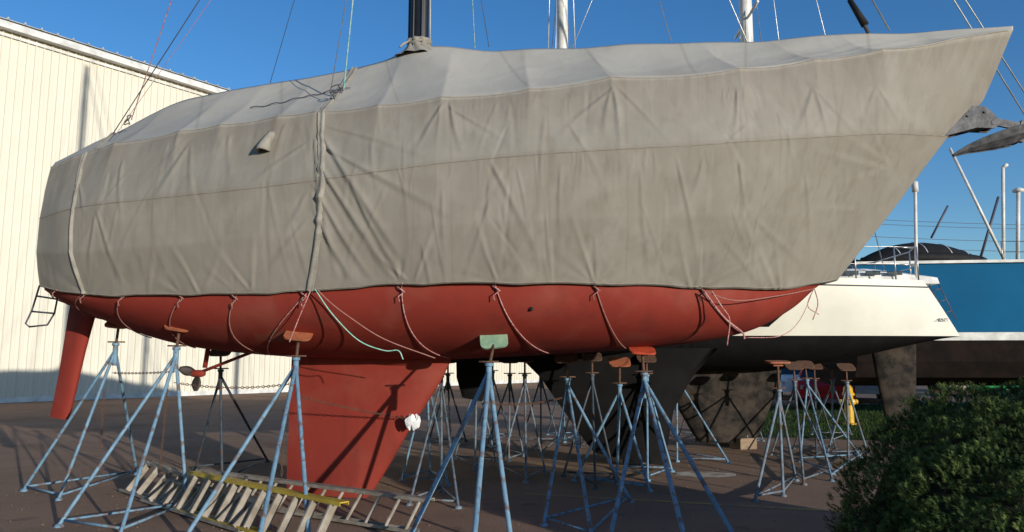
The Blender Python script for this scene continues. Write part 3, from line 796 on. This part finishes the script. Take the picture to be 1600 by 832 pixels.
bgmast(wb,xm,'whitemast',.125,2.9,16.5,[(-.1,1.5,12),(-.1,-1.5,12),(.5,1.3,9),(-.6,-1.4,9),(.4,-1.35,9),(-xm+.6,0,16.4),(5.4,0,16.4),(-.9,.3,16)],3.0)
mb=MB(); a=Wb(1432,445,.9); t_=Wb(1430,300,.9); mb.tube([a,t_],.028,10); mb.tube([t_,t_+Vector((0,0,.18))],.055,12)
mb.obj('antenna_pole',M['whitep'],wb,True)
def text(s,size,loc,rot,m,parent,name='lettering'):
    c=bpy.data.curves.new(name,'FONT'); c.body=s; c.size=size; c.extrude=.002; c.align_x='CENTER'
    t=bpy.data.objects.new(name+'_tmp',c); COL.objects.link(t)
    dg=bpy.context.evaluated_depsgraph_get(); me=bpy.data.meshes.new_from_object(t.evaluated_get(dg)); bpy.data.objects.remove(t)
    me.materials.clear(); me.materials.append(M[m])
    o=bpy.data.objects.new(name,me); COL.objects.link(o); o.location=loc; o.rotation_euler=rot; o.parent=parent
    return o
P=at_y(1466,503,WY-1.28)
text('MOMENT',.085,wl(P),(math.radians(80),0,math.radians(183)),'ink',wb)
DX,DY=-4.6,12.0
db,dtop=bg_boat('dark_sailboat','black bottomed sailboat mostly hidden behind the covered one',DX,DY,math.radians(-3),8.6,3.1,2.9,2.15,1.58,'black','black',rakeS=.3,rakeB=.9)
Db=lambda u,v:at_y(u,v,DY-.3)-Vector((DX,DY,0))
foilw('keel',[(800,545,1120,545,.34),(845,590,1080,590,.32),(880,640,1052,640,.3),(915,690,1042,700,.32),(930,708,1036,726,.34)],M['black'],db,Db)
foilw('rudder',[(712,540,762,540,.16),(713,590,764,590,.14),(722,622,754,628,.1)],M['black'],db,Db)
xm2=Db(880,60).x
bgmast(db,xm2,'whitemast',.09,2.8,15.5,[(-.1,1.4,12),(-.2,-1.4,12),(.45,1.3,8.5),(-.5,-1.3,8.5),(.3,.05,15),(-.35,.1,15),(4.4,0,15)],2.9)
BLX,BLY=8.7,20.4
bl=thing('blue_boat','large blue hulled boat with pale boot stripe and dark bottom','boat',(BLX,BLY,0))
def strips(prof,m,name):
    mb=MB(); rows=[]
    for i in range(41):
        f=i/40; x=17*f; hb=2.1*min(1,.78+.9*f)*(1 if f<.7 else max(.03,1-((f-.7)/.3)**2)); up=max(0,(f-.75))*1.2
        row=[Vector((x+(z-2.3)*.8*max(0,f-.8)*5,-hb*k,z+up*(z-1)/3)) for k,z in prof]
        rows.append(row+[Vector((p.x,-p.y,p.z)) for p in reversed(row)])
    mb.grid(rows); n=len(rows[0]); mb.f.append(tuple(range(n))); mb.m.append(0); mb.f.append(tuple(40*n+k for k in range(n-1,-1,-1))); mb.m.append(0)
    mb.obj(name,M[m],bl,False)
strips([(1,4.06),(1.0,3.3),(.97,2.32)],'blue','topsides')
strips([(.972,2.316),(.962,2.12)],'whitep','boot_stripe')
strips([(.960,2.116),(.91,1.6),(.80,1.2),(.4,1.0),(.02,.95)],'brownbot','bottom')
mb=MB(); mb.beam((0,-1.66,4.07),(4.0,-2.13,4.07),.09,.07); mb.beam((4.0,-2.13,4.07),(11.5,-2.13,4.07),.09,.07); mb.obj('rub_rail',M['whitep'],bl,False)
foil('keel',[(6,9.5,1.3,1.3,.3),(6.2,9.0,.12,.12,.35)],M['brownbot'],bl)
def Lb(u,v,y): return at_y(u,v,y)-Vector((BLX,BLY,0))
for (u0,v0,u1,v1,r,m,nm) in ((1568,414,1567,262,.045,'whitep','instrument_pole'),(1590,414,1591,300,.05,'whitep','radar_pole'),(1484,232,1572,412,.04,'whitemast','arch_pole'),(1530,410,1560,308,.035,'darkwire','davit_pole'),(1455,372,1481,322,.03,'darkwire','davit_pole')):
    a=Lb(u0,v0,20); c=Lb(u1,v1,20)
    mb=MB(); mb.tube([a,c],r,8)
    if nm=='radar_pole': mb.lathe(c,[(.02,-.03),(.14,0),(.14,.06),(.05,.11)],14)
    if nm=='instrument_pole': mb.tube([c,c+Vector((.12,0,.08))],.05,8)
    mb.obj(nm,M[m],bl,True)
rails(bl,[3.6,4.8,6,7.5,9],lambda x:1.9,4.05,.55)
mb=MB(); rows=[]
for i in range(8):
    f=i/7; x=7+5*f; h=.2+.2*math.sin(math.pi*min(.5,f))
    rows.append([Vector((x,-1.2,4.05)),Vector((x,-1.0,4.05+h)),Vector((x,1.0,4.05+h)),Vector((x,1.2,4.05))])
mb.grid(rows); mb.obj('cabin',M['whitep'],bl,False)
base=at_y(1436,414,19.4); base.z=4.07
dg_=thing('inflatable_dinghy','black inflatable dinghy lying upside down on the blue boat deck','dinghy',base,0.05)
def dpt(f,a):
    x=-1.65+3.3*f; env=math.sin(math.pi*min(1,max(0,f)))**.42
    return Vector((x,-.75*env*math.cos(a),.0+.72*(math.sin(math.pi*(.06+.8*f))**.7)*env**.4*math.sin(a)*(1-.25*f)))
mb=MB(); rows=[[dpt(.01+.98*i/30,math.pi*j/16) for j in range(17)] for i in range(31)]
mb.grid(rows); mb.obj('hull',M['rubber'],dg_,True)
for ph in (.12,math.pi-.12):
    mb=MB(); mb.tube([dpt(.01+.98*i/30,ph)+Vector((0,0,.06)) for i in range(31)],.13,10); mb.obj('tube',M['rubber'],dg_,True)
for f in (.25,.45,.65,.82):
    mb=MB(); mb.tube([dpt(f,math.pi*j/16)+Vector((0,0,.008)) for j in range(17)],.014,6); mb.obj('lashing_strap',M['trim'],dg_,True)
block(gnd(1130,694),(.5,.6,.12),.1); block(gnd(985,722),(.45,.5,.14),.2); 
block(gnd(1138,700)+Vector((.25,-.1,0)),(.35,.35,.2),.3)
# ============================================================ BUILDING
WD=Vector((.605,.796,0)).normalized(); WA=Vector((-19.9,29.4,0))
bld=thing('warehouse','large cream ribbed metal warehouse beside the boat yard','building',WA,math.atan2(WD.y,WD.x))
H0=15.1
def ribbed(x0,x1,z0,z1,p=.305,d=.055):
    rows=[[],[]]; x=x0
    while x<x1:
        for dx,y in ((0,0),(.02,-d),(.06,-d),(.08,0),(.155,0),(.16,-.014),(.19,-.014),(.195,0)):
            if x+dx<=x1:
                rows[0].append(Vector((x+dx,y,z0))); rows[1].append(Vector((x+dx,y,z1)))
        x+=p
    return rows
mb=MB(); mb.grid(ribbed(-16,36.5,.05,H0)); 
for x in (-16,36.5):
    mb.add([(x,0,0),(x,24,0),(x,24,H0),(x,12,H0+1.2),(x,0,H0)],[(0,1,2,3,4)])
mb.add([(-16,24,0),(36.5,24,0),(36.5,24,H0),(-16,24,H0)],[(0,1,2,3)])
mb.obj('wall',M['wall'],bld,False)
mb=MB()
rr=ribbed(-16.3,36.8,0,0,p=.61,d=.09)
edge=[];top=[]
for p_ in rr[0]:
    edge.append(Vector((p_.x,-.42,H0+.1-p_.y))); top.append(Vector((p_.x,12,H0+1.35-p_.y)))
mb.grid([edge,top]); mb.add([(-16.3,12,H0+1.35),(36.8,12,H0+1.35),(36.8,24.4,H0+.1),(-16.3,24.4,H0+.1)],[(0,1,2,3)])
o=mb.obj('roof',M['roofm'],bld,False); s=o.modifiers.new('s','SOLIDIFY'); s.thickness=.03
mb=MB()
mb.box((10.25,-.24,H0-.13),(53.1,.36,.28)); mb.box((10.25,-.08,H0-.45),(53.1,.04,.1))
mb.obj('gutter',M['trim'],bld,False)
mb=MB(); mb.box((10.25,-.075,.1),(52.5,.03,.2)); mb.obj('base_trim',M['trim'],bld,False)
# ============================================================ GROUND
mb=MB(); mb.box((0,0,-.25),(1600,1600,.5))
g=mb.obj('ground',M['asph']); tag(g,kind='structure')
def sheet(name,pts,z,m,kind='structure'):
    mb=MB(); mb.add([(x,y,z) for x,y in pts],[tuple(range(len(pts)))]); o=mb.obj(name,M[m]); tag(o,kind=kind); return o
lawn=[(5.0,16.5),(8.0,15.2),(10.5,13.6),(14,11.5),(60,9),(120,40),(60,36),(22,30),(7.5,27)]
sheet('lawn',lawn,.006,'grass')
sheet('road',[(2,31),(120,44),(120,56),(2,44)],.010,'asph')
sheet('far_grass',[(-120,62),(300,62),(300,300),(-120,300)],.004,'grass')
for (a,c) in (((820,772),(1320,800)),((640,705),(1000,742)),((1060,700),(1320,722))):
    A=gnd(*a);B_=gnd(*c); d=(B_-A).normalized(); n_=Vector((-d.y,d.x,0))*.05
    sheet('parking_line',[(A+n_).to_tuple()[:2],(A-n_).to_tuple()[:2],(B_-n_).to_tuple()[:2],(B_+n_).to_tuple()[:2]],.004,'line')
cc=gnd(1100,742); sheet('pale_patch',[(cc.x+(.45+.12*math.sin(k*2.3))*math.cos(k*.393),cc.y+(.28+.08*math.sin(k*3.1))*math.sin(k*.393)) for k in range(16)],.0045,'patch')  # irregular patch, paler than the asphalt around it
mb=MB()
for k in range(1400):
    x=random.uniform(-7,6); y=random.uniform(6,16); s=random.uniform(.004,.012)
    mb.add([(x-s,y,.0),(x+s*.6,y-s,.0),(x+s,y+s*.5,0),(x,y+s,0),(x,y,s*1.1)],[(0,1,4),(1,2,4),(2,3,4),(3,0,4)])
o=mb.obj('gravel',M['wood']); tag(o,kind='stuff')
V=[];Fc=[]
def nearb(x): return np.interp(x,[5.0,8.0,10.5,14,20],[16.5,15.2,13.6,11.5,11.1])
for k in range(22000):
    x=random.uniform(5.2,20); y=random.uniform(11,29)
    if y<nearb(x)+.05*math.sin(x*9) or x<5.2+(y-16.5)*.24: continue
    hh=random.uniform(.04,.10); a=random.uniform(0,6.28); w=.012; i=len(V)
    V+=[(x-w*math.cos(a),y-w*math.sin(a),.005),(x+w*math.cos(a),y+w*math.sin(a),.005),(x+random.uniform(-.03,.03),y+random.uniform(-.03,.03),hh)]; Fc.append((i,i+1,i+2))
mb=MB(); mb.add(V,Fc); o=mb.obj('grass',M['grass']); tag(o,kind='stuff')
# ============================================================ PINE SHRUB
BX,BY=4.05,5.35
sh=thing('pine_shrub','dense dark green mugo pine shrub beside the asphalt','shrub',(BX,BY,0))
V=[];Fc=[];tp=[]
cnt=0
while cnt<13000:
    th=random.uniform(0,2*math.pi); u_=random.uniform(0,1); ph=math.acos(u_)
    dx_,dy_,dz_=math.cos(th)*math.sin(ph),math.sin(th)*math.sin(ph),math.cos(ph)
    if dy_>.25 or (dx_>.6 and dz_<.6): continue
    lump=noise.noise(Vector((dx_*4.5,dy_*4.5,dz_*4.5+2)))
    fine=noise.noise(Vector((dx_*11,dy_*11,dz_*11+7)))
    q=1+.07*lump+.06*fine
    dep=random.random()**2*.08
    zz=.03+1.42*dz_**.75
    p=Vector((1.80*math.copysign(abs(dx_)**.9,dx_),1.25*dy_,zz))*(q-dep)
    if p.z<.02: continue
    cnt+=1
    d=Vector((dx_,dy_,dz_))
    ax=(d*.9+Vector((0,0,1))*.35+Vector((random.uniform(-.4,.4),random.uniform(-.4,.4),random.uniform(-.2,.2)))).normalized()
    x=ax.cross(Vector((1,.1,0))).normalized(); y=ax.cross(x)
    Ln=random.uniform(.022,.036)
    stem=random.uniform(.02,.05)
    tv=max(0,1-dep/.04)*random.uniform(.3,1)*(.5+.5*max(0,min(1,.6+lump+fine)))  # outer lumps lighter, hollows darker: light painted into the needle colour
    for qn in range(18):
        a=random.uniform(0,6.28); sd=x*math.cos(a)+y*math.sin(a); up=random.uniform(0,stem)
        b0=p+ax*up; tip=b0+(sd*.9+ax*random.uniform(.3,1.0)).normalized()*Ln
        wv=ax.cross(sd)*.0030; i=len(V)
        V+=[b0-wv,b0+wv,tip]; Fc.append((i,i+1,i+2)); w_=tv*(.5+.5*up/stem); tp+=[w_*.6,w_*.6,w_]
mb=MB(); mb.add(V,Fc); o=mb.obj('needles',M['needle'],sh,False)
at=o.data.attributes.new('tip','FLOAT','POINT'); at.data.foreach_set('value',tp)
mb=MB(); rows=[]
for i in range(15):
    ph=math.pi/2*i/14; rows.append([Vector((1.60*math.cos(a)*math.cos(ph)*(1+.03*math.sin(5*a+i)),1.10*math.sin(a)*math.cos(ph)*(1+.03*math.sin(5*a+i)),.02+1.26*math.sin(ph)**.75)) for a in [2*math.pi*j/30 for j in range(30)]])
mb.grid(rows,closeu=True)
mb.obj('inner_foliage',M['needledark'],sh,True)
mb=MB()
for k in range(9):
    a=k*.7; mb.tube([(0,0,0),(.5*math.cos(a),.4*math.sin(a),.45),(.8*math.cos(a),.7*math.sin(a),.8)],[.05,.03,.012],6)
mb.obj('branches',M['bark'],sh,True)
# ============================================================ HYDRANT, CONE, CARS
c=gnd(1328,664)
hy=thing('fire_hydrant','yellow fire hydrant standing on the grass','fire hydrant',c)
mb=MB(); mb.lathe((0,0,0),[(.17,0),(.17,.04),(.11,.05),(.11,.72),(.15,.74),(.15,.79),(.12,.82),(.11,.92),(.06,1.0),(.03,1.01),(.03,1.07)],18)
mb.obj('barrel',M['hydy'],hy,True,auto=40)
for ax,sg,nm in (('x',1,'nozzle'),('x',-1,'nozzle'),('y',-1,'pumper_nozzle')):
    mb=MB(); r=.06 if ax=='x' else .085
    mb.lathe((0,0,.58),[(r*.8,.08*sg),(r*.8,.16*sg),(r,.17*sg),(r,.22*sg),(r*.4,.24*sg)],12,axis=ax); mb.obj(nm,M['hydy'],hy,True,auto=40)
c=gnd(1459,612); co=thing('traffic_cone','orange traffic cone on the grass','traffic cone',c)
mb=MB(); mb.box((0,0,.02),(.38,.38,.04)); mb.lathe((0,0,.04),[(.14,0),(.03,.66),(.025,.67)],16); mb.obj('cone_body',M['coneo'],co,False)
mb=MB(); mb.lathe((0,0,.36),[(.091,0),(.066,.15)],16); mb.obj('reflective_band',M['whitep'],co,True)
def car(name,label,loc,rz,bm):
    e=thing(name,label,'car',loc,rz,group='cars parked beyond the yard')
    prof=[(-2.2,.35),(-2.22,.75),(-2.1,.95),(-1.2,1.02),(-.55,1.02),(1.35,1.02),(2.1,.92),(2.22,.6),(2.15,.3)]
    mb=MB(); rows=[]
    for y,k in ((-.88,.96),(-.9,1),(-.6,1.02),(.6,1.02),(.9,1),(.88,.96)):
        rows.append([Vector((x*k,y,.3+(z-.3)*k)) for x,z in prof])
    mb.grid(rows); n=len(prof); mb.f.append(tuple(range(n))); mb.m.append(0); mb.f.append(tuple(5*n+k for k in range(n))); mb.m.append(0)
    mb.box((.1,0,1.47),(1.7,1.2,.05)); 
    for x0,x1 in ((-1.15,-.55),(.35,.35),(1.55,1.0)):
        for sd in (-1,1): mb.beam((x0,sd*.8,1.0),(x1,sd*.6,1.46),.06,.05)
    mb.obj('body',M[bm],e,False,bevel=.04)
    mb=MB(); mb.add([(-1.12,-.78,1.01),(1.5,-.78,1.01),(1.5,.78,1.01),(-1.12,.78,1.01),(-.55,-.58,1.45),(.95,-.58,1.45),(.95,.58,1.45),(-.55,.58,1.45)],[(0,1,5,4),(1,2,6,5),(2,3,7,6),(3,0,4,7)])
    mb.obj('windows',M['glass'],e,False)
    for x in (-1.35,1.35):
        for sd in (-1,1):
            mb=MB(); mb.lathe((x,sd*.82,.32),[(.2,-.1),(.32,-.09),(.32,.09),(.2,.1)],18,axis='y'); mb.obj('wheel',M['rubber'],e,True,auto=40)
            mb=MB(); mb.lathe((x,sd*.93,.32),[(.19,-.02),(.12,.01)],12,axis='y'); mb.obj('rim',M['alu'],e,False)
    for sd in (-.65,.65):
        mb=MB(); mb.box((-2.2,sd,.72),(.08,.36,.14)); mb.obj('headlight',M['lamp'],e,False,bevel=.02)
p=gnd(1288,634); car('parked_car','dark red car parked beyond the grass',p,math.radians(70),'carred')
p=gnd(1352,626); car('parked_car','silver car parked beyond the grass',p,math.radians(75),'carsil')
p=gnd(1240,622); car('parked_car','white car parked beyond the grass',p,math.radians(80),'whitep')
p=gnd(1510,613); car('parked_car','silver car parked beyond the grass',p,math.radians(20),'carsil')
p=gnd(1600,622); sk=thing('skiff','green skiff on low supports on the grass','small boat',p)
mb=MB(); rows=[]
for i in range(12):
    f=i/11; w=.75*math.sin(math.pi*min(.5,.15+f*.6))*(1 if f<.9 else .5); x=-2.2+4.4*f
    if f==1: w=.02
    rows.append([Vector((x,-w,.85)),Vector((x,-w*.8,.45)),Vector((x,0,.3+.2*f**4)),Vector((x,w*.8,.45)),Vector((x,w,.85))])
mb.grid(rows); mb.f.append((0,1,2,3,4)); mb.m.append(0); mb.box((-1,0,.2),(.15,1,.4)); mb.box((1,0,.2),(.15,1,.4)); o=mb.obj('hull',M['green'],sk,False); o.modifiers.new('s','SOLIDIFY').thickness=.03
V=[];Fc=[]
for k in range(9000):
    x=random.uniform(-60,160); y=random.uniform(95,110); top=4.5+2.5*noise.noise(Vector((x*.08,0,0)))+1.2*noise.noise(Vector((x*.4,0,4)))
    z=random.uniform(.2,top); s=.45
    d=[Vector((random.uniform(-s,s),random.uniform(-s,s),random.uniform(-s,s))) for _ in range(3)]; i=len(V); P_=Vector((x,y,z)); V+=[P_+q for q in d]; Fc.append((i,i+1,i+2))
mb=MB(); mb.add(V,Fc); mb.box((50,112,2),(220,4,4)); o=mb.obj('treeline',M['leaf']); tag(o,kind='stuff')
for x in (24,78):
    up=thing('utility_pole','wooden utility pole carrying power lines','utility pole',(x,62,0))
    mb=MB(); mb.tube([(0,0,0),(0,0,14.5)],[.17,.11],10); mb.obj('pole',M['bark'],up,True)
    mb=MB(); mb.box((0,0,13.6),(.12,2.2,.12)); mb.obj('crossarm',M['bark'],up,False)
for k,z in enumerate((13.7,13.7,12.4,11.6)):
    mb=MB(); mb.tube([Vector((24+54*f,62+(-1+2*(k%2))*(.9 if k<2 else .1),z-.9*4*f*(1-f))) for f in [j/16 for j in range(17)]],.022,5)
    o=mb.obj('power_line',M['darkwire'],None,True); tag(o,'thin dark overhead power line','power line',group='overhead power lines')
# ============================================================ LIGHT
el=math.radians(8.5)
hd=Vector((-.618,.786,0)).normalized()
ld=Vector((hd.x*math.cos(el),hd.y*math.cos(el),-math.sin(el)))
sl=bpy.data.lights.new('sun','SUN'); sl.energy=4.7; sl.angle=math.radians(.5); sl.color=(1,.925,.81)
so=bpy.data.objects.new('sun',sl); COL.objects.link(so); so.rotation_euler=ld.to_track_quat('-Z','Y').to_euler(); so.location=(10,-10,20)
w=bpy.data.worlds.new('World'); scene.world=w; w.use_nodes=True
nt=w.node_tree; bg=nt.nodes['Background']; sky=nt.nodes.new('ShaderNodeTexSky'); sky.sky_type='NISHITA'; sky.sun_disc=False
sky.sun_elevation=el
sv=-hd
sky.sun_rotation=math.atan2(sv.x,sv.y)
sky.air_density=1.0; sky.dust_density=.2; sky.ozone_density=3.2
hs=nt.nodes.new('ShaderNodeHueSaturation'); hs.inputs['Hue'].default_value=.508; hs.inputs['Saturation'].default_value=1.18; hs.inputs['Value'].default_value=1.25
nt.links.new(sky.outputs[0],hs.inputs['Color']); nt.links.new(hs.outputs[0],bg.inputs[0]); bg.inputs[1].default_value=.15
cam=bpy.data.cameras.new('camera'); co_=bpy.data.objects.new('camera',cam); COL.objects.link(co_)
co_.location=C; co_.rotation_euler=(math.pi/2+PITCH,0,0); cam.sensor_width=36; cam.lens=36*F/1600; cam.clip_end=3000
scene.camera=co_
scene.view_settings.view_transform='Standard'; scene.view_settings.look='None'; scene.view_settings.exposure=0
